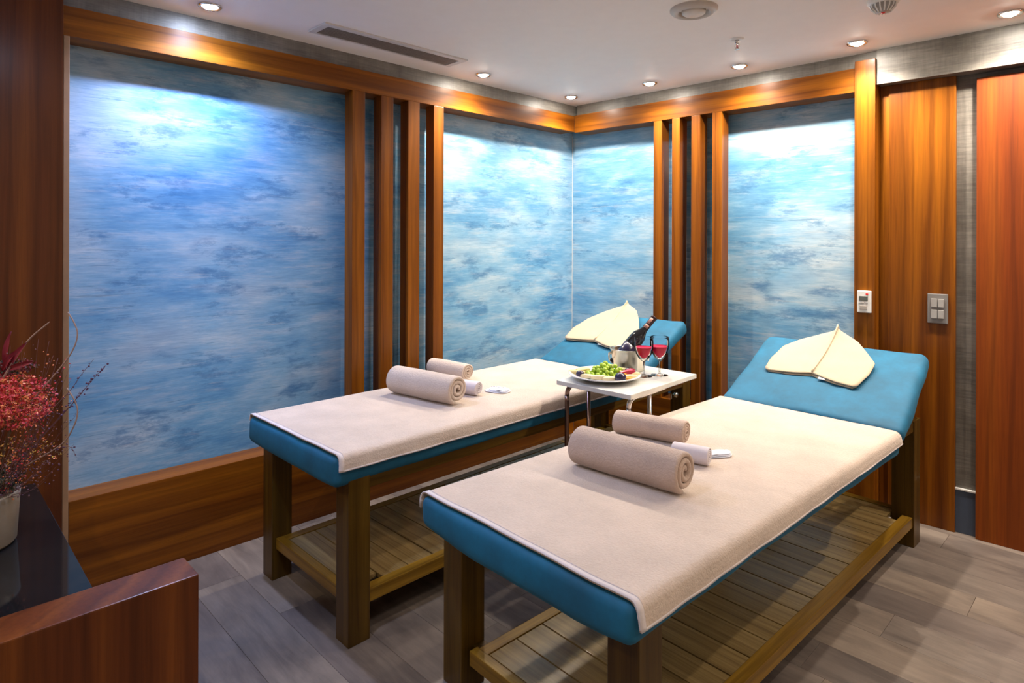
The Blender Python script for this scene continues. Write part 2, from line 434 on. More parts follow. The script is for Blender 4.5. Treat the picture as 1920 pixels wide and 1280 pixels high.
# ================================================================== CEILING FITTINGS
def downlight(x, y, col, watts, label, cool=False):
    t = empty('downlight', (x, y, ZC), label=label, cat='ceiling light', group='round recessed ceiling downlights')
    ring = link('trim_ring', lathe([(.046, .0), (.047, -.004), (.042, -.009), (.033, -.006), (.031, .0)], 32), CHROME, t, smooth=True)
    lens = link('lens', lathe([(.0301, -.002), (.024, -.010), (.012, -.015), (0, -.016)], 24), LAMP_C if cool else LAMP_W, t, smooth=True)
    ld = bpy.data.lights.new('bulb', 'SPOT'); ld.energy = watts; ld.color = col; ld.spot_size = radians(142); ld.spot_blend = .8; ld.shadow_soft_size = .022
    lo = bpy.data.objects.new('bulb', ld); COL.objects.link(lo); lo.parent = t; lo.location = (0, 0, -.0175)
    return t
DL = ['lit downlight with a cool white glow above the wide blue panel, beside the slot vent',
      'lit downlight over the left wall header, just past the end of the slot vent',
      'lit downlight nearest the room corner, over the left bed',
      'lit downlight in the row by the right wall, second from the corner',
      'lit downlight directly below the hanging sprinkler head',
      'lit downlight above the tall end post of the timber frame',
      'very bright downlight at the right edge of the ceiling over the veneer door',
      'downlight beyond the right edge of the view over the door']
for (x, y, c, p), lb in zip(LAMPS, DL): downlight(x, y, c, p, lb, c == COOL)
LR = ['cool downlight outside the view, over the foot of the left bed', 'dim downlight outside the view, above the viewer',
      'downlight outside the view, to the right of the nearer bed', 'downlight outside the view, right of the viewer',
      'warm downlight outside the view, over the console', 'dim downlight outside the view, behind the viewer']
for i, (x, y, c, p) in enumerate(LAMPS_UNSEEN): downlight(x, y, c, p, LR[i], i == 0)

# slot vent
v = empty('slot_vent', (-2.662, 1.772, ZC), label='long narrow ceiling vent with a grey slotted grille near the left wall', cat='vent')
bm = bmesh.new()
for a in ((-.083, .083, -.417, -.385), (-.083, .083, .385, .417), (-.083, -.070, -.385, .385), (.050, .083, -.385, .385)): box_bm(bm, a[0], a[1], a[2], a[3], -.008, 0, .001)
link('frame', mesh_from(bm), plain('vent_white', (.62, .60, .58), .5), v)
bm = bmesh.new(); box_bm(bm, -.070, .050, -.385, .385, -.002, 0, 0); link('backing', mesh_from(bm), plain('vent_back', (.12, .105, .095), .8), v)
VB = plain('vent_blade', (.23, .205, .185), .5)
bm = bmesh.new(); box_bm(bm, -.003, .003, -.384, .384, -.006, -.002, 0); vb = mesh_from(bm); vb.materials.append(VB)
for i in range(10): o = link('blade', vb, None, v, (-.064+.012*i, 0, 0))
# round air valve
v = empty('air_valve', (-1.343, 2.381, ZC), label='round beige air valve with a raised centre disc in the ceiling', cat='vent')
AV = plain('valve_paint', (.50, .47, .43), .45)
link('collar', lathe([(.098, 0), (.098, -.006), (.088, -.016), (.072, -.022), (.062, -.016), (.058, .0)], 48), AV, v, smooth=True)
link('disc', lathe([(.0, -.026), (.040, -.024), (.048, -.018), (.050, -.008), (.046, 0)], 48), plain('valve_disc', (.60, .57, .52), .4), v, smooth=True)
# sprinkler
v = empty('sprinkler', (-1.395, 2.882, ZC), label='small chrome fire sprinkler with a red bulb hanging from the ceiling', cat='sprinkler')
link('flange', lathe([(.033, 0), (.031, -.004), (.018, -.008), (.012, -.008)], 32), WHITEP, v, smooth=True)
link('body', lathe([(.009, -.006), (.009, -.022), (.006, -.026), (.0, -.026)], 16), CHROME, v, smooth=True)
link('glass_bulb', lathe([(0, -.026), (.0035, -.030), (.0035, -.044), (0, -.048)], 12), REDP, v, smooth=True)
for s in (-1, 1): link('arm', tube_mesh([(s*.008, 0, -.022), (s*.010, 0, -.036), (s*.004, 0, -.050)], .0022, 6), CHROME, v)
link('deflector', lathe([(0, -.050), (.012, -.050), (.012, -.052), (0, -.052)], 20), CHROME, v)
# smoke detector
v = empty('smoke_detector', (-.755, 2.835, ZC), label='white ribbed smoke detector with a red light on the ceiling', cat='smoke detector')
link('base', lathe([(.058, 0), (.058, -.010), (.052, -.018), (.046, -.018)], 40), WHITEP, v, smooth=True)
link('housing', lathe([(.046, -.016), (.042, -.030), (.026, -.048), (.0, -.050)], 40), GREYL, v, smooth=True)
for i in range(16):
    a = 2*pi*i/16; link('rib', tube_mesh([(.047*cos(a), .047*sin(a), -.017), (.043*cos(a), .043*sin(a), -.031), (.027*cos(a), .027*sin(a), -.049)], .0028, 5), WHITEP, v)
link('indicator', lathe([(0, -.054), (.007, -.052), (.009, -.048)], 12), REDP, v, smooth=True)

# ================================================================== WALL CONTROLS (on the right wall)
def rwp(s, o, z): return (XL+s*cos(TH)-o*sin(TH), YC+s*sin(TH)+o*cos(TH), z)
t = empty('room_thermostat', rwp(1.898, -.030, 1.089), TH, label='white room thermostat with grey display on the timber post', cat='thermostat')
def bx(name, mat, a, parent, bev=.0015): return box(name, mat, *a, bev, parent)
bx('case', WHITEP, (-.032, .032, -.016, 0, -.056, .056), t, .004)
bx('display', plain('lcd', (.10, .11, .10), .2), (-.022, .018, -.018, -.014, .004, .028), t)
bx('button', GREYL, (-.024, .002, -.018, -.014, -.010, -.004), t); bx('button', GREYL, (.006, .018, -.018, -.014, -.010, -.004), t)
bx('logo_mark', REDP, (.008, .020, -.017, -.014, .034, .043), t, .001)
bx('speaker_grille', plain('grille', (.36, .33, .30), .6), (-.020, .014, -.018, -.014, -.040, -.020), t)
t = empty('light_switch', rwp(2.198, .052, 1.070), TH, label='grey double wall switch plate with four rockers on the veneer panel', cat='switch')
bx('plate', GREYP, (-.042, .042, -.010, 0, -.072, .072), t, .003)
for zz in (-.048, .006):
    for xx in (-.026, .001): bx('rocker', GREYL, (xx, xx+.025, -.016, -.008, zz, zz+.042), t, .002)

# ================================================================== MASSAGE BEDS
def massage_bed(name, loc, rz, P, label):
    sx0, sz1 = P['shelf']
    t = empty(name, (*loc, 0), rz, label=label, cat='massage bed', group='massage beds with folding headrests')
    W, w_, L, ZL = P['W'], P['w'], P['L'], P['ZL']
    X0 = -W-w_; Y1 = L+w_
    bm_leg = None
    for (x0, x1) in ((-w_, 0), (X0, X0+w_)):
        for (y0, y1) in ((0, w_), (L, Y1)): box('leg', F_Z, x0, x1, y0, y1, 0, ZL, .003, t)
    # upper rails
    for x0, x1 in ((-.035, -.004), (X0+.004, X0+.035)): box('side_rail', F_Y, x0, x1, w_, L, ZL-.048, ZL-.002, .002, t)
    for y0, y1 in ((.004, .035), (Y1-.035, Y1-.004)): box('end_rail', F_X, X0+w_, -w_, y0, y1, ZL-.048, ZL-.002, .002, t)
    # lower shelf: frame and boards
    sz0 = sz1-.046; ey = Y1-.10
    box('shelf_rail', H_Y, -.048, -.006, w_, L, sz0, sz1, .002, t)
    box('shelf_rail', H_Y, sx0, sx0+.040, .045, ey, sz0, sz1, .002, t)
    for y0, y1 in ((.018, .050), (Y1-.045, Y1-.004)): box('shelf_rail', H_X, X0+w_ if y0 > 1 else sx0-.01, -w_, y0, y1, sz0, sz1, .002, t)
    n = int((Y1-.10)/.1155); pitch = (Y1-.100)/n; y = .052
    for i in range(n):
        y0, y1 = y+i*pitch+.0026, y+(i+1)*pitch-.0026
        near = (y0 < w_ or y1 > L)
        xa, xb = sx0+.042, (-w_-.003 if near else -.050)
        box('shelf_board', S_X, xa, xb, y0, y1, sz1-.020, sz1-.003+random.uniform(-.0008, .0008), .0012, t)
    for x_ in (sx0+.06, -w_-.06): box('shelf_bearer', F_Y, x_, x_+.04, .047, Y1-.047, sz0+.004, sz1-.021, 0, t)
    for y_ in (.05, L-.01): box('shelf_bearer', F_X, X0+w_, sx0+.002, y_, y_+.04, sz0+.004, sz1-.006, 0, t)
    # padding
    mx0, mx1, my0, yh, mz0, mz1 = P['m']
    me, c = rbox(mx0, mx1, my0, yh, mz0, mz1, .026, (10, 30, 2), .0035, 6, P['seed'])
    hw = (mx1-mx0)/2; hl = (yh-my0)/2
    for v_ in me.vertices:      # the fitted cover sags below the padding at the foot end
        p = v_.co; k_ = max(0, 1-(p.y+hl)/.45)
        if p.z < 0: p.z -= P['sag']*k_*(1-abs(p.x/hw)**4)*(-p.z/((mz1-mz0)/2))
    link('mattress', me, VELVET, t, c, smooth=True)
    # headrest, hinged at yh
    ye, ze = P['head']; ang = math.atan2(ze-mz1, ye-yh); Lh = math.hypot(ze-mz1, ye-yh)
    th = .082
    me, c = rbox(mx0-.004, mx1+.004, 0, Lh, -th, 0, .034, (12, 12, 2), .006, 7, P['seed']+3)
    M = Matrix.Translation((0, yh+.004, mz1+.002)) @ Matrix.Rotation(ang, 4, 'X') @ Matrix.Translation(c)
    cxh = (mx1-mx0+.008)/2
    for v_ in me.vertices:
        p = v_.co
        q = (p.y+Lh/2)/Lh; a0, a1_, b0, b1_ = P['hx']; f_ = (p.x+cxh)/cxh/2
        xl = a0+(b0-a0)*q; xr = a1_+(b1_-a1_)*q; p.x = xl+(xr-xl)*f_-c[0]
        # slight sag folds near the hinge
        if p.z > .02:
            q = (p.y+Lh/2)/Lh
            p.z += .005*sin(p.x*9+q*11)*max(0, 1-q*1.6)+.004*mn.noise(Vector((p.x*14, q*9, 3)))
    o = link('headrest', me, VELVET, t, smooth=True); o.matrix_local = M
    # stay that holds the headrest up, with a knob
    for x in (mx0+.12, mx1-.12):
        o = link('stay', tube_mesh([(x, L-.02, ZL-.03), (x, yh+.38*cos(ang), mz1+.38*sin(ang)-th-.002)], .009, 8), CHROME, t)
    k_ = link('knob', lathe([(0, -.012), (.014, -.010), (.016, 0), (.014, .010), (0, .012)], 16), STEEL, t, smooth=True)
    k_.location = (-.012 if P['seed'] == 1 else -.10, L-.06, ZL-.085); k_.rotation_euler = (0, pi/2, 0)
    link('knob_stem', tube_mesh([(0, 0, .0), (0, 0, -.03), (.03, 0, -.03)], .004, 6), STEEL, k_)
    return t, ang, Lh

B1 = dict(W=.600, w=.085, L=2.22, ZL=.577, m=(-.712, .004, -.055, 1.70, .560, .664), head=(2.27, .918), seed=1, shelf=(-.600, .170), hx=(-.712, .020, -.66, -.01), sag=.010)
B2 = dict(W=.660, w=.0926, L=2.09, ZL=.577, m=(-.690, .082, -.135, 1.60, .555, .643), head=(2.17, .885), seed=5, shelf=(-.632, .138), hx=(-.692, .086, -.725, .036), sag=.024)
L1, R1 = (-1.910, 1.095), .010
L2, R2 = (-.817, 1.212), -.033
bed1, A1, H1 = massage_bed('massage_bed', L1, R1, B1, 'blue velour massage bed on dark timber legs, farther away along the left wall')
bed2, A2, H2 = massage_bed('massage_bed', L2, R2, B2, 'blue velour massage bed on a dark timber frame, nearer the viewer')

# beige sheets draped over the flat part: path across the bed, swept along it
def drape(name, loc, rz, B, zl, zr, label, seed):
    mx0, mx1, my0, yh, mz0, mz1 = B['m']
    T = .007; r = .026
    def section(q, wob):
        pts = []
        zr_ = zr[0]+(zr[1]-zr[0])*q; xL, xR, zt = mx0-T, mx1+T, mz1+T
        pts.append(Vector((xL, 0, zl)))
        for i in range(7):
            a = pi-(pi/2)*i/6; pts.append(Vector((xL+r+r*cos(a), 0, zt-r+r*sin(a))))
        for i in range(1, 40): pts.append(Vector((xL+r+(xR-xL-2*r)*i/40, 0, zt)))
        for i in range(7):
            a = pi/2-(pi/2)*i/6; pts.append(Vector((xR-r+r*cos(a), 0, zt-r+r*sin(a))))
        for i in range(1, 6):
            z = zt-r+(zr_-zt+r)*i/5; pts.append(Vector((xR+.002+wob*(i/5)**1.5, 0, z)))
        return pts
    rows = []; ny = 90; y0 = my0+.006; y1 = yh-.012
    for j in range(ny+1):
        q = j/ny; y = y0+(y1-y0)*q
        wob = .006*(mn.noise(Vector((q*12+seed, seed, 0)))+.45)*(1.5-q)
        sec = section(q, max(.0005, wob))
        # edge of the towel is not quite straight
        row = []
        for i, p in enumerate(sec):
            e = .006*mn.noise(Vector((i*.12, seed*3, .3)))*max(0, 1-q*6)
            n1 = mn.noise(Vector((p.x*5+seed*3, y*4, .5)))*.0022+mn.noise(Vector((p.x*17, y*11+seed, 2)))*.0009
            row.append(Vector((p.x, y+e+(.004 if q < .5 else -.004), p.z+abs(n1)*(1 if p.z > mz1 else .3)+(.0015 if q in (0, 1) else 0))))
        # round over the near edge
        rows.append(row)
    me = grid_mesh(rows)
    o = link(name, me, TERRY, None, (*loc, 0), rz, smooth=True)
    md = o.modifiers.new('thickness', 'SOLIDIFY'); md.thickness = .0045; md.offset = -.2
    tag(o, label, 'towel', 'beige sheets over the massage beds')
    # woven hem along the near edge
    hr = []
    for j in range(0, 2): hr.append([Vector((p.x+(.0012 if k_ > 46 else (-.0012 if k_ < 5 else 0)), p.y-.001, p.z+.0018)) for k_, p in enumerate(rows[j])])
    h = link('hem', grid_mesh(hr), HEM, o, smooth=True)
    md = h.modifiers.new('thickness', 'SOLIDIFY'); md.thickness = .003; md.offset = 0
    hs = []
    st = link('stitching', tube_mesh([(p.x+(.0012 if k_ > 46 else 0), p.y-.001, p.z+.0036) for k_, p in enumerate(rows[1])], .0009, 4), plain('thread', (.52, .45, .46), .9), o)
    # long side hem
    sh = []
    for a in (-2, -1): sh.append([Vector((r_[a].x+.0022, r_[a].y, r_[a].z)) for r_ in rows])
    h2 = link('side_hem', grid_mesh(sh), HEM, o, smooth=True)
    md = h2.modifiers.new('thickness', 'SOLIDIFY'); md.thickness = .0012; md.offset = 0
    return o
drape('bed_sheet', L1, R1, B1, .640, (.617, .612), 'pale beige terry sheet draped over the farther bed by the left wall', 2.3)
drape('bed_sheet', L2, R2, B2, .600, (.594, .606), 'beige terry sheet draped over the nearer bed, hanging over its long side', 6.1)

# rolled towels: a real spiral of cloth
def roll_mesh(R, Ln, th, turns_gap, seed, squash=.94, soft=.25):
    """axis along x, resting at z=0"""
    pitch = th*turns_gap; rows = []
    r_in = th*.55; total = (R-th/2-r_in)/pitch*2*pi; n = int(total/(2*pi)*30)
    prof = []
    hl = Ln/2; ht = th/2
    na = 12
    for k_ in range(na+1): prof.append((-hl+ht+(Ln-th)*k_/na, ht))
    for k_ in range(1, 6): a = pi/2-pi*k_/6; prof.append((hl-ht+ht*cos(a), ht*sin(a)))
    for k_ in range(na+1): prof.append((hl-ht-(Ln-th)*k_/na, -ht))
    for k_ in range(1, 6): a = -pi/2-pi*k_/6; prof.append((-hl+ht+ht*cos(a), ht*sin(a)))
    for i in range(n+1):
        f = i/n; ang = (f-1)*total-pi*.60; r0 = r_in+(R-th/2-r_in)*f
        rows_i = []
        r0 += mn.noise(Vector((ang*.8, seed, 0)))*th*.22*(1-f*.5)
        tele = mn.noise(Vector((ang*.35, seed+5, 1)))*th*.6   # turns stick out unevenly
        for (a, b) in prof:
            bulge = 1-.10*soft*(abs(a)/hl)**3*f
            rr = (r0+b)*bulge+mn.noise(Vector((a*9, ang*.5, seed)))*.0025*f
            rows_i.append(Vector((a+tele*(abs(a)/hl)**4*(1 if a > 0 else -1)*.6, rr*cos(ang), rr*sin(ang)*squash)))
        rows.append(rows_i)
    me = grid_mesh(rows, close_v=True, caps=True)
    zmin = min(v_.co.z for v_ in me.vertices)
    for v_ in me.vertices: v_.co.z -= zmin
    return me
def on_bed(loc, rz, lx, ly):
    c, s = cos(rz), sin(rz); return (loc[0]+lx*c-ly*s, loc[1]+lx*s+ly*c)
def towel_roll(loc, rz, lx0, ly0, lx1, ly1, z, R, th, gap, seed, mat, label, group=None):
    a = on_bed(loc, rz, lx0, ly0); b = on_bed(loc, rz, lx1, ly1)
    Ln = math.hypot(b[0]-a[0], b[1]-a[1]); me = roll_mesh(R, Ln, th, gap, seed)
    o = link('rolled_towel', me, mat, None, ((a[0]+b[0])/2, (a[1]+b[1])/2, z), math.atan2(b[1]-a[1], b[0]-a[0]), smooth=True)
    tag(o, label, 'towel', group); return o
Z1, Z2 = .6745, .6535
towel_roll(L2, R2, -.538, .402, -.150, .436, Z2, .071, .018, 1.08, 2.2, TERRY_R, 'large taupe rolled towel on the nearer bed', 'rolled towels')
towel_roll(L2, R2, -.662, .765, -.390, .828, Z2, .049, .010, 1.08, .7, TERRY_R, 'medium taupe rolled towel behind the large roll on the nearer bed', 'rolled towels')
towel_roll(L2, R2, -.345, .668, -.225, .700, Z2, .033, .006, 1.15, 1.2, STRIPE, 'small grey and white rolled cloth beside the large roll on the nearer bed', 'rolled towels')
towel_roll(L1, R1, -.595, .598, -.205, .658, Z1, .072, .018, 1.08, 3.0, TERRY, 'large beige rolled towel on the farther bed', 'rolled towels')
towel_roll(L1, R1, -.800, .975, -.530, 1.00, Z1, .049, .011, 1.08, 4.1, TERRY, 'medium beige rolled towel behind the large roll on the farther bed', 'rolled towels')
towel_roll(L1, R1, -.40, .802, -.262, .832, Z1, .037, .007, 1.15, 5.3, STRIPE, 'small pale grey rolled cloth beside the large roll on the farther bed', 'rolled towels')

# small folded white cloths lying beside the rolls
def folded_cloth(x, y, z, rz, Lx, Ly, label, prints=False, seed=0, mat=WHITEC):
    t = empty('folded_cloth', (x, y, z), rz, label=label, cat='cloth', group='small white cloths by the towel rolls')
    for j in range(3):
        rows = []
        sc_ = 1-.10*j
        for i in range(13):
            row = []
            for k_ in range(13):
                u, v_ = i/12-.5, k_/12-.5
                rr = 1-.25*(abs(u)*2)**4*(abs(v_)*2)**2
                h = .004*j+.001+.006*abs(mn.noise(Vector((u*3+seed+j, v_*4, j))))*(1 if j else .3)
                row.append(Vector((u*Lx*sc_*rr+.004*j, v_*Ly*sc_*rr+.003*j*mn.noise(Vector((j, seed, 0))), h)))
            rows.append(row)
        o = link('fold', grid_mesh(rows), mat, t, smooth=True); md = o.modifiers.new('t', 'SOLIDIFY'); md.thickness = .002; md.offset = 1
    if prints:
        for i in range(6):
            bm = bmesh.new(); box_bm(bm, -.035+.012*i, -.028+.012*i, -.004, .004+.002*(i % 2), .0185, .0192, 0)
            link('printed_mark', mesh_from(bm), plain('grey_print', (.25, .25, .3), .8), t)
    return t
p = on_bed(L2, R2, -.262, .80); folded_cloth(p[0], p[1], Z2, 1.0, .12, .055, 'small crumpled white cloth past the little grey roll on the nearer bed', False, 3)
p = on_bed(L1, R1, -.265, .955); folded_cloth(p[0], p[1], Z1, .35, .125, .085, 'small white folded cloth with grey print on the farther bed', True, 8)

# folded cream face towels with a raised peak on the headrests
def face_towel(loc, rz, B, ang, Lh, left, right, notch, peak, hp, label, seed, mat, tagside):
    yh, mz1 = B['m'][3], B['m'][5]
    t = empty('face_towel', (0, 0, 0), label=label, cat='towel', group='folded face towels on the headrests')
    M = Matrix.Translation((*loc, 0)) @ Matrix.Rotation(rz, 4, 'Z') @ Matrix.Translation((0, yh+.004, mz1+.002)) @ Matrix.Rotation(ang, 4, 'X')
    ctr = Vector((notch[0], notch[1]*Lh, .008)); t.matrix_world = M @ Matrix.Translation(ctr)
    def P3(p, h): return Vector((p[0], p[1]*Lh, h))-ctr
    def along(pts, s):
        n = len(pts)-1; f = min(s*n, n-1e-6); i = int(f); return [pts[i][k_]+(pts[i+1][k_]-pts[i][k_])*(f-i) for k_ in range(2)]
    seamp = [notch, peak]
    for layer, (dz, shr) in enumerate(((.020, 1.0), (.010, .965))):
        rows = []
        ns, nr = 26, 14
        for i in range(ns+1):
            s = i/ns; sm = along(seamp, s)
            rowL = []; lft = along(left+[peak], s); rgt = along(right+[peak], s)
            for k_ in range(-nr, nr+1):
                r = abs(k_)/nr*shr; e = lft if k_ < 0 else rgt
                q = [sm[a]+(e[a]-sm[a])*r for a in range(2)]
                h = dz+hp*s**3*(1-.35*r)+.006*max(0, 1-r*7)+.003*mn.noise(Vector((q[0]*9+seed, q[1]*8, layer)))
                h += -.006*r**6*(1-s)
                if layer and r > .99: h -= .003
                rowL.append(P3((q[0], q[1]-(0 if layer == 0 else .008)), max(.007, h)))
            rows.append(rowL)
        o = link('top_layer' if layer == 0 else 'under_layer', grid_mesh(rows), mat, t, smooth=True)
        md = o.modifiers.new('t', 'SOLIDIFY'); md.thickness = .005; md.offset = -1
    # centre seam
    sp = []
    for i in range(20):
        s = i/19; q = along(seamp, s); sp.append(P3(q, .028+hp*s**3))
    link('seam', tube_mesh(sp, .0045, 6), mat, t, smooth=True)
    q = (notch[0]+tagside*.05, notch[1]-.035)
    bm = bmesh.new(); c = P3(q, .010); box_bm(bm, c.x-.016, c.x+.016, c.y-.008, c.y+.008, c.z-.001, c.z+.001, 0)
    link('care_tag', mesh_from(bm), WHITEC, t)
face_towel(L2, R2, B2, A2, H2, [(-.361, .465), (-.470, .43), (-.585, .421), (-.590, .60), (-.578, .775), (-.506, .905), (-.43, .985)], [(-.361, .465), (-.25, .40), (-.153, .375), (-.132, .55), (-.130, .691), (-.19, .82), (-.25, .935)], (-.361, .465), (-.357, 1.045), .055,
           'cream folded towel with a centre seam on the nearer headrest', 1, CREAM, 1)
face_towel(L1, R1, B1, A1, H1, [(-.433, .42), (-.55, .39), (-.660, .37), (-.675, .57), (-.640, .75), (-.575, .90), (-.49, .99)], [(-.433, .42), (-.34, .36), (-.23, .33), (-.20, .50), (-.215, .68), (-.28, .85), (-.34, .97)], (-.433, .42), (-.430, 1.045), .055,
           'cream folded towel on the farther headrest, partly behind the bottle', 4, CREAM, 1)

# ================================================================== SIDE TABLE AND WHAT STANDS ON IT
TX, TY, TR = -1.7025, 2.43, .035
TZ = .760
t = empty('side_table', (TX, TY, 0), TR, label='white topped side table with bent chrome tube legs between the two beds', cat='table')
box('tabletop', OFFWH, -.198, .198, -.285, .285, TZ-.020, TZ, .002, t)
for x in (-.165, .165):
    mt = CHROME if x > 0 else BROWN
    link('leg', tube_mesh(bezier([(x, -.16, TZ-.0305), (x, -.215, TZ-.031), (x, -.240, TZ-.042), (x, -.250, TZ-.072), (x, -.250, TZ-.14), (x, -.250, .012)], 5), .0105, 10), mt, t, smooth=True)
    link('leg', tube_mesh([(x, -.085, TZ-.020), (x, -.085, .012)], .0095, 10), mt, t, smooth=True)
    link('top_rail', tube_mesh([(x, -.17, TZ-.0305), (x, .20, TZ-.0305)], .0105, 10), CHROME, t, smooth=True)
    link('floor_runner', tube_mesh([(x, -.26, .0115), (x, .26, .0115)], .0105, 10), CHROME, t, smooth=True)

# plate
PX, PY = -1.752, 2.315
pl = link('plate', lathe([(0, .004), (.075, .004), (.085, .006), (.120, .012), (.160, .022), (.166, .026), (.164, .029), (.157, .027), (.118, .017), (.085, .011), (0, .010)], 56), plain('white_porcelain', (.78, .78, .78), .15), None, (PX, PY, TZ), smooth=True)
tag(pl, 'round white plate of fruit and cheese on the side table', 'plate')
def to_plate(a, r): return PX+r*cos(a), PY+r*sin(a)
# grapes
GR = cloth('green_grape_skin', (.38, .55, .05), 30, .02, rough=.25, sheen=0)
gb = empty('grape_bunch', (PX+.0, PY+.01, TZ+.012), label='bunch of green grapes heaped in the middle of the plate', cat='fruit')
bm = bmesh.new(); bmesh.ops.create_icosphere(bm, subdivisions=2, radius=.0105); gm = mesh_from(bm); gm.materials.append(GR)
for p_ in gm.polygons: p_.use_smooth = True
rg = random.Random(3); spots = []
cam_r = Vector((cos(.7958), sin(.7958), 0))
tries = 0
while len(spots) < 84 and tries < 6000:
    tries += 1
    u = rg.gauss(0, .036); v_ = rg.gauss(0, .026); zz = .011+max(0, .062-(abs(u)*.55+abs(v_)*.7))*rg.random()
    q = Vector((cam_r.x*u-cam_r.y*v_, cam_r.y*u+cam_r.x*v_, zz))
    if q.xy.length > .095: continue
    if all((q-s_).length > .0165 for s_ in spots): spots.append(q)
for q in spots:
    o = link('grape', gm, None, gb, q); o.scale = (1, 1, 1.12); o.rotation_euler = (rg.random()*3, rg.random()*3, 0)
link('stem', tube_mesh(bezier([(-.03, 0, .02), (0, .01, .045), (.03, .0, .055), (.045, -.01, .05)], 5), .0018, 6), plain('grape_stem', (.22, .20, .05), .7), gb)
# other food around them (camera right direction is cam_r)
def pt(a, b):   # a to the viewer's right, b away from the viewer
    return (PX+cam_r.x*a-cam_r.y*b, PY+cam_r.y*a+cam_r.x*b)
PLUM = plain('plum_skin', (.025, .018, .05), .22)
for i, (a, b, r) in enumerate(((-.115, -.020, .019), (.052, -.118, .026), (.060, -.098, .020), (.118, .055, .017), (.135, .035, .015), (-.02, .10, .016))):
    bm = bmesh.new(); bmesh.ops.create_uvsphere(bm, u_segments=20, v_segments=12, radius=r)
    for v2 in bm.verts:
        v2.co.z *= .85
        if v2.co.x > 0 and abs(v2.co.y) < r*.25: v2.co.x *= .94
    o = link('plum', mesh_from(bm), PLUM, None, (*pt(a, b), TZ+.012+r*.85), rg.random()*3, smooth=True)
    lab = ['dark purple plum at the left edge of the plate', 'largest dark plum at the front of the plate', 'dark plum tucked behind the largest plum', 'dark plum at the right rear of the plate by the bucket', 'small dark plum at the right edge of the plate', 'small dark plum behind the grapes'][i]
    tag(o, lab, 'fruit', 'dark plums on the plate')
CHE = plain('pale_cheese', (.62, .48, .19), .45); CHE2 = plain('white_cheese', (.66, .54, .32), .5)
def wedge(name, a, b, z, rz, L, W_, h, mat, label, group, curve=.0, tilt=0):
    rows = []
    for i in range(9):
        f = i/8-.5; wd = W_*(1-.35*(f*2)**2); row = []
        for (p_, q_) in ((-.5, 0), (.5, 0), (.5, 1), (0, 1.15), (-.5, 1)):
            row.append(Vector((f*L, p_*wd+curve*(f*2)**2, q_*h*(1-.3*(f*2)**2))))
        rows.append(row)
    o = link(name, grid_mesh(rows, close_v=True, caps=True), mat, None, (*pt(a, b), z), rz)
    o.rotation_euler = (tilt, 0, rz); tag(o, label, 'food', group); return o
zp = TZ+.016
wedge('cheese_slice', -.125, .045, zp+.004, .8, .07, .035, .012, CHE, 'pale yellow cheese slice at the left rear of the plate', 'cheese slices on the plate', .006)
wedge('cheese_slice', -.090, .060, zp+.006, 1.2, .07, .032, .016, CHE, 'pale yellow cheese slice left of the grapes, leaning on them', 'cheese slices on the plate', .006, .15)
wedge('cheese_slice', -.120, .012, zp+.006, .5, .06, .035, .014, CHE, 'pale yellow cheese slice behind the left plum', 'cheese slices on the plate', .004)
wedge('cheese_slice', -.082, -.052, zp+.002, .35, .07, .030, .014, CHE2, 'white cheese wedge beside the left plum', 'white cheese wedges', .004)
wedge('cheese_slice', -.035, -.080, zp+.002, .55, .075, .032, .016, CHE2, 'white cheese wedge at the front, middle of three', 'white cheese wedges', .004)
wedge('cheese_slice', .010, -.098, zp+.001, .75, .07, .030, .015, CHE2, 'white cheese wedge touching the largest plum', 'white cheese wedges', .003)
wedge('cheese_slice', .092, .080, zp+.004, .3, .06, .035, .014, CHE, 'pale cheese slice right of the grapes below the bucket', 'cheese slices on the plate', .004)
APP = plain('apple_flesh', (.78, .62, .34), .4); ORA = plain('orange_segment', (.80, .36, .03), .35); DRG = plain('crimson_fruit_flesh', (.42, .008, .05), .3)
wedge('apple_slice', .105, -.070, zp+.001, 1.0, .07, .026, .018, APP, 'cream apple slice at the right front of the plate', 'apple slices', .008)
wedge('apple_slice', .135, -.028, zp+.003, 1.3, .06, .026, .018, APP, 'cream apple slice at the right edge of the plate', 'apple slices', .008)
wedge('orange_slice', .085, -.092, zp+.000, .9, .05, .022, .014, ORA, 'orange fruit slice beside the front plum', 'orange slices', .006)
wedge('orange_slice', .072, -.062, zp+.004, 1.1, .05, .022, .018, ORA, 'orange fruit slice between the grapes and the crimson fruit', 'orange slices', .006)
wedge('crimson_fruit_slice', .100, -.035, zp+.012, 1.15, .075, .028, .020, DRG, 'crimson fruit slice on the right of the plate', 'crimson fruit slices', .004)
wedge('crimson_fruit_slice', .122, .005, zp+.012, 1.5, .05, .026, .018, DRG, 'smaller crimson fruit slice below the right plums', 'crimson fruit slices', .004)

# ice bucket
BX, BY = -1.800, 2.572
t = empty('ice_bucket', (BX, BY, TZ), label='brushed steel wine bucket on the side table behind the plate', cat='bucket')
link('bucket_body', lathe([(0, .003), (.070, .003), (.075, .0), (.077, .006), (.0875, .098), (.0925, .101), (.0925, .106), (.088, .106), (.085, .100), (.0745, .008), (0, .006)], 48), STEEL, t, smooth=True)
for s in (-1, 1):
    a = Vector((-cam_r.y, cam_r.x, 0))
    hub = link('handle_mount', lathe([(0, 0), (.008, 0), (.008, .008), (0, .010)], 12), STEEL, t)
    d = cam_r*s; hub.location = (d.x*.084, d.y*.084, .082); hub.rotation_euler = (0, pi/2 if s > 0 else -pi/2, .7958)
    ring = [(d.x*.096+a.x*.020*sin(q)*1, d.y*.096+a.y*.020*sin(q), .064+.020*cos(q)) for q in [2*pi*i/20 for i in range(21)]]
    link('ring_handle', tube_mesh(ring, .0022, 6, caps=False), STEEL, t, smooth=True)
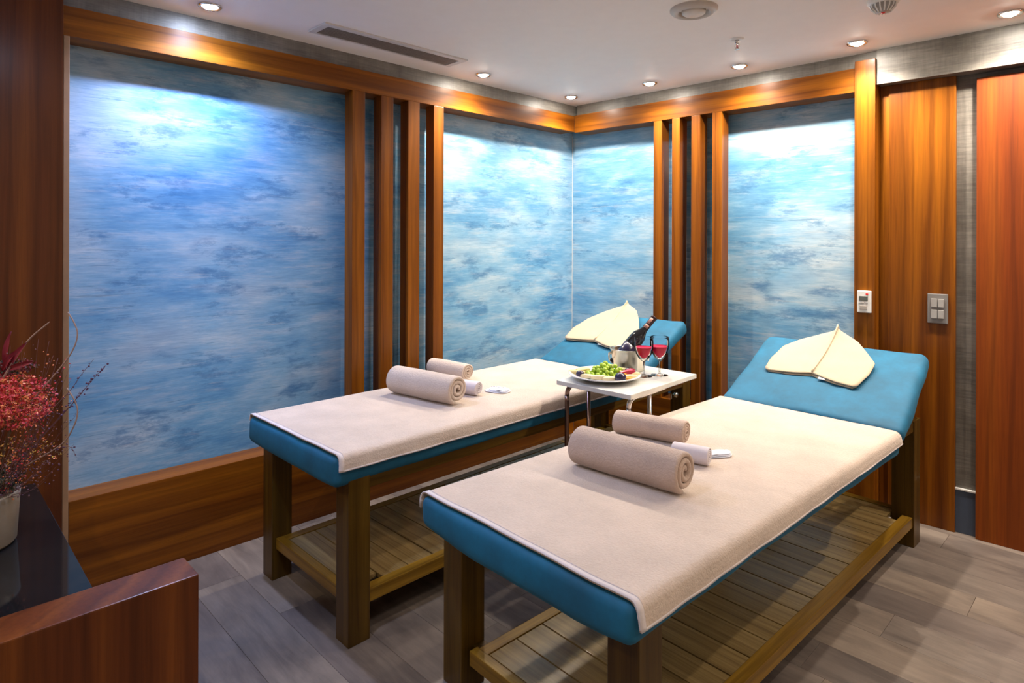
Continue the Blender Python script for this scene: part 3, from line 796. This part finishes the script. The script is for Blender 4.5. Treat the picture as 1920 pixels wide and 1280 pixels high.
# bottle leaning in the bucket
base = Vector((-1.855, 2.530, TZ+.018)); tip = Vector((-1.728, 2.690, TZ+.255)); ax = (tip-base)
q = ax.to_track_quat('Z', 'Y')
bt = empty('wine_bottle', base, label='dark wine bottle leaning in the steel bucket', cat='bottle')
bt.rotation_mode = 'QUATERNION'; bt.rotation_quaternion = q
LB = ax.length/.30
def sc_(pr): return [(r, z*LB) for r, z in pr]
link('bottle_body', lathe(sc_([(0, .004), (.030, .0), (.036, .006), (.037, .16), (.034, .185), (.022, .208), (.0155, .225), (.014, .25), (.014, .29), (.0155, .291), (.0155, .298), (.012, .30), (0, .30)]), 32), BOTTLE, bt, smooth=True)
link('neck_foil', lathe(sc_([(.0165, .229), (.0150, .25), (.0150, .2885), (.0165, .29), (.0165, .299), (.0130, .3012), (0, .3012)]), 24), plain('dark_foil', (.035, .018, .022), .3, .5), bt, smooth=True)
dl = q.inverted() @ (Vector((0, 0, 1.4))-base); A0 = math.atan2(dl.y, dl.x)
def band(name, r, a0, a1, z0, z1, mat):
    rows = [[Vector((r*cos(A0+a0+(a1-a0)*i/8), r*sin(A0+a0+(a1-a0)*i/8), z*LB)) for i in range(9)] for z in (z0, (z0+z1)/2, z1)]
    o = link(name, grid_mesh(rows), mat, bt, smooth=True); md = o.modifiers.new('t', 'SOLIDIFY'); md.thickness = .0006; md.offset = 0
PF = plain('pink_foil', (.50, .26, .20), .35)
band('foil_stripe', .0160, -.9, .1, .256, .288, PF); band('foil_stripe', .0172, -.7, .5, .231, .249, PF)
band('label', .0378, -1.3, 1.0, .03, .125, plain('violet_label', (.018, .014, .05), .25))

# wine glasses
def wine_glass(x, y, label):
    t = empty('wine_glass', (x, y, TZ), label=label, cat='wine glass', group='stemmed glasses of red wine')
    bowl_o = [(.0035, .068), (.010, .072), (.024, .084), (.036, .103), (.0435, .130), (.0455, .150), (.0440, .170), (.0425, .182)]
    bowl_i = [(.0415, .182), (.0430, .170), (.0445, .150), (.0423, .130), (.0345, .105), (.022, .0875), (.008, .078), (0, .077)]
    link('foot', lathe([(0, .0015), (.036, 0), (.0405, .0012), (.038, .0025), (.012, .006), (.0045, .012), (.0038, .030), (.0036, .0680), (0, .0680)], 40), GLASS_S, t, smooth=True)
    link('bowl', lathe([(0, .068)]+bowl_o+bowl_i, 44), GLASS, t, smooth=True)
    link('wine', lathe([(0, .0785), (.008, .0793), (.0215, .0885), (.034, .106), (.0405, .126), (.0422, .134), (.0420, .1375), (.030, .1375), (0, .1375)], 40), WINE, t, smooth=True)
wine_glass(-1.664, 2.500, 'stemmed glass of red wine on the left, right in front of the bucket')
wine_glass(-1.626, 2.575, 'stemmed glass of red wine farthest right on the side table')

# ================================================================== CONSOLE AT THE LEFT EDGE
cz = .500
t = empty('console_cabinet', (-2.25, -.40, 0), label='low timber console with a black glass top and raised end board at the lower left', cat='cabinet')
def cb(name, mat, x0, x1, y0, y1, z0, z1, bev=.002): return box(name, mat, x0+2.25, x1+2.25, y0+.40, y1+.40, z0, z1, bev, t)
cb('glass_top', BLKG, -2.868, -1.656, -1.35, .356, cz-.012, cz, .001)
cb('cabinet_body', W_Y, -2.865, -1.670, -1.34, .335, .06, cz-.012)
cb('kick_base', DARK, -2.86, -1.72, -1.32, .30, 0, .06)
cb('end_board', W_P, -1.654, -1.546, -1.35, .498, 0, .62, .003)

# flower pot with dried flowers
FX, FY = -2.385, .155
pot = link('flower_pot', lathe([(r_*.89, z_) for r_, z_ in ((0, .004), (.098, .004), (.112, .0), (.120, .010), (.128, .130), (.130, .150), (.127, .155), (.119, .155), (.114, .145), (.106, .02), (0, .018))], 56), CER, None, (FX-.008, FY-.008, cz), smooth=True)
tag(pot, 'round cream ceramic pot on the black console top', 'plant pot')
rf_ = random.Random(11)
arr = empty('dried_flower_arrangement', (FX, FY, cz+.02), label='dried bouquet with orange-red heads, crimson leaves and thin berry twigs in the cream pot', cat='flowers')
fu = Vector((-cam_r.y, cam_r.x, 0))    # away from the viewer
def fp(a, b, c): return cam_r*a+fu*b+Vector((0, 0, c))
REDF = plain('red_bloom', (.60, .045, .05), .6); ORF = plain('orange_bloom', (.85, .26, .09), .5); YEL = plain('ochre_bloom', (.70, .42, .05), .6)
MAR = plain('crimson_leaf', (.22, .012, .025), .5); PUR = plain('dark_berry', (.07, .02, .06), .5); TWG = plain('purple_brown_twig', (.16, .07, .075), .7)
TAN = plain('tan_vine', (.34, .22, .17), .7); GRN = plain('dark_moss', (.03, .035, .02), .8); BRN = plain('brown_stem', (.12, .07, .03), .8)
def floret_stuff(name, centre, rad, n, mats, size, seed, squash=(1, 1, 1)):
    r_ = random.Random(seed); bm = bmesh.new()
    for i in range(n):
        while True:
            d = Vector([r_.uniform(-1, 1) for _ in range(3)])
            if .35 < d.length < 1: break
        c = Vector(centre)+Vector((cam_r*d.x*rad*squash[0]+fu*d.y*rad*squash[1]))+Vector((0, 0, d.z*rad*squash[2]))
        s = size*r_.uniform(.6, 1.4); R_ = Matrix.Rotation(r_.random()*6, 4, Vector((r_.random()-.5, r_.random()-.5, r_.random()-.5)))
        mi = r_.randrange(len(mats))
        for k_ in range(3):
            a = k_*2.1; vs = [bm.verts.new(c+(R_ @ Vector(p))*s) for p in ((0, 0, 0), (cos(a)*.5-sin(a)*.3, sin(a)*.5+cos(a)*.3, .3), (cos(a), sin(a), .55), (cos(a)*.5+sin(a)*.3, sin(a)*.5-cos(a)*.3, .3))]
            f = bm.faces.new(vs); f.material_index = mi
    me = mesh_from(bm)
    for m_ in mats: me.materials.append(m_)
    o = link(name, me, None, arr); o['kind'] = 'stuff'; return o
floret_stuff('bloom_head', fp(.125, .00, .405), .085, 800, [REDF, REDF, ORF], .0085, 1, (1.15, 1, .95))
floret_stuff('bloom_head', fp(-.02, .02, .41), .085, 500, [REDF, ORF], .0068, 2, (1.2, 1, 1))
floret_stuff('yellow_filler', fp(.12, .02, .255), .065, 150, [YEL, ORF, BRN], .0055, 3, (1.9, 1, .6))
floret_stuff('moss', fp(.03, .0, .175), .085, 520, [GRN, BRN, GRN], .009, 4, (1.25, 1, .36))
floret_stuff('moss', fp(.09, .02, .50), .035, 180, [GRN, MAR], .009, 14, (1.9, 1, .6))
def leaf(p0, p1, w_, mat):
    p0, p1 = Vector(p0), Vector(p1); d = p1-p0; side = d.cross(fu).normalized(); rows = []
    for i in range(9):
        f = i/8; wd = w_*sin(pi*min(1, f*.97+.03))**.8; c = p0+d*f+fu*(-.01*sin(pi*f))
        rows.append([c-side*wd-fu*.004, c, c+side*wd-fu*.004])
    link('leaf', grid_mesh(rows), mat, arr, smooth=True)
for a0, c0, a1, c1, ww in ((.10, .500, .123, .612, .0085), (.105, .500, .168, .582, .0085), (.085, .50, .075, .60, .009), (.07, .50, .03, .585, .009), (.10, .50, .19, .528, .008), (.09, .495, .14, .56, .008)):
    leaf(fp(a0, -.01, c0), fp(a1, -.02, c1), ww, MAR)
link('dry_spike', tube_mesh(bezier([fp(.10, -.02, .48), fp(.165, -.02, .58), fp(.232, -.02, .640)], 6), [.003]*6+[.0022]*6+[.001], 5), TAN, arr)
def twig(pts, r0=.0016, berries=8, mat=TWG, bmat=PUR, seed=0, spread=.012, bs=.0036):
    r_ = random.Random(seed); L_ = bezier(pts, 8); n = len(L_)
    tw = link('twig', tube_mesh(L_, [r0*(1-.6*i/n) for i in range(n)], 5), mat, arr, smooth=True)
    if berries:
        bm = bmesh.new()
        for i in range(berries):
            p_ = L_[int(n*(.35+.64*i/berries))]+Vector([r_.uniform(-1, 1)*spread for _ in range(3)])
            rr = bmesh.ops.create_icosphere(bm, subdivisions=1, radius=bs*r_.uniform(.6, 1.3))
            for v2 in rr['verts']: v2.co += p_
        b_ = link('berries', mesh_from(bm), bmat, tw); b_['kind'] = 'stuff'
twig([fp(.10, .0, .20), fp(.24, .0, .35), fp(.33, .0, .455), fp(.380, .0, .512)], .0014, 30, seed=1, spread=.007, bs=.0030)
twig([fp(.18, .0, .34), fp(.27, .0, .43), fp(.31, .0, .485), fp(.346, .0, .530)], .0012, 8, seed=2, spread=.004, bs=.0028)
twig([fp(.12, .0, .22), fp(.25, .0, .365), fp(.285, .0, .40), fp(.305, .0, .435)], .0012, 14, seed=3, spread=.007, bs=.0028)
twig([fp(.10, .0, .19), fp(.22, .0, .26), fp(.275, .0, .275), fp(.296, .0, .245)], .0010, 14, seed=4, spread=.012, bs=.0022)
for i in range(60):
    a = rf_.uniform(.12, .285); c = rf_.uniform(.20, .585)
    st = fp(rf_.uniform(0, .06), rf_.uniform(-.05, .05), .12); en = fp(a, rf_.uniform(-.06, .06), c)
    mid = st.lerp(en, .5)+fp(.02, 0, -.02)
    twig([st, mid, en], .0007, 12, bmat=[PUR, ORF, REDF, TWG][i % 4] if i % 3 else TWG, seed=20+i, spread=.018, bs=.0022)
# curling vines seen against the blue panel
link('vine', tube_mesh(bezier([fp(.16, .0, .40), fp(.245, .0, .50), fp(.283, .0, .553), fp(.298, .0, .60), fp(.288, .0, .635), fp(.270, .0, .665)], 8), .0019, 6), TAN, arr, smooth=True)
link('vine', tube_mesh(bezier([fp(.15, .0, .22), fp(.25, .0, .28), fp(.286, .0, .33), fp(.299, .0, .375), fp(.290, .0, .41), fp(.268, .0, .445)], 8), .0019, 6), TAN, arr, smooth=True)
for i in range(7): 
    a = i*.9; link('stem', tube_mesh(bezier([fp(.02*cos(a), .02*sin(a), .0), fp(.05*cos(a), .05*sin(a), .16), fp(.08*cos(a)+.04, .06*sin(a), .38)], 5), .002, 5), BRN, arr)
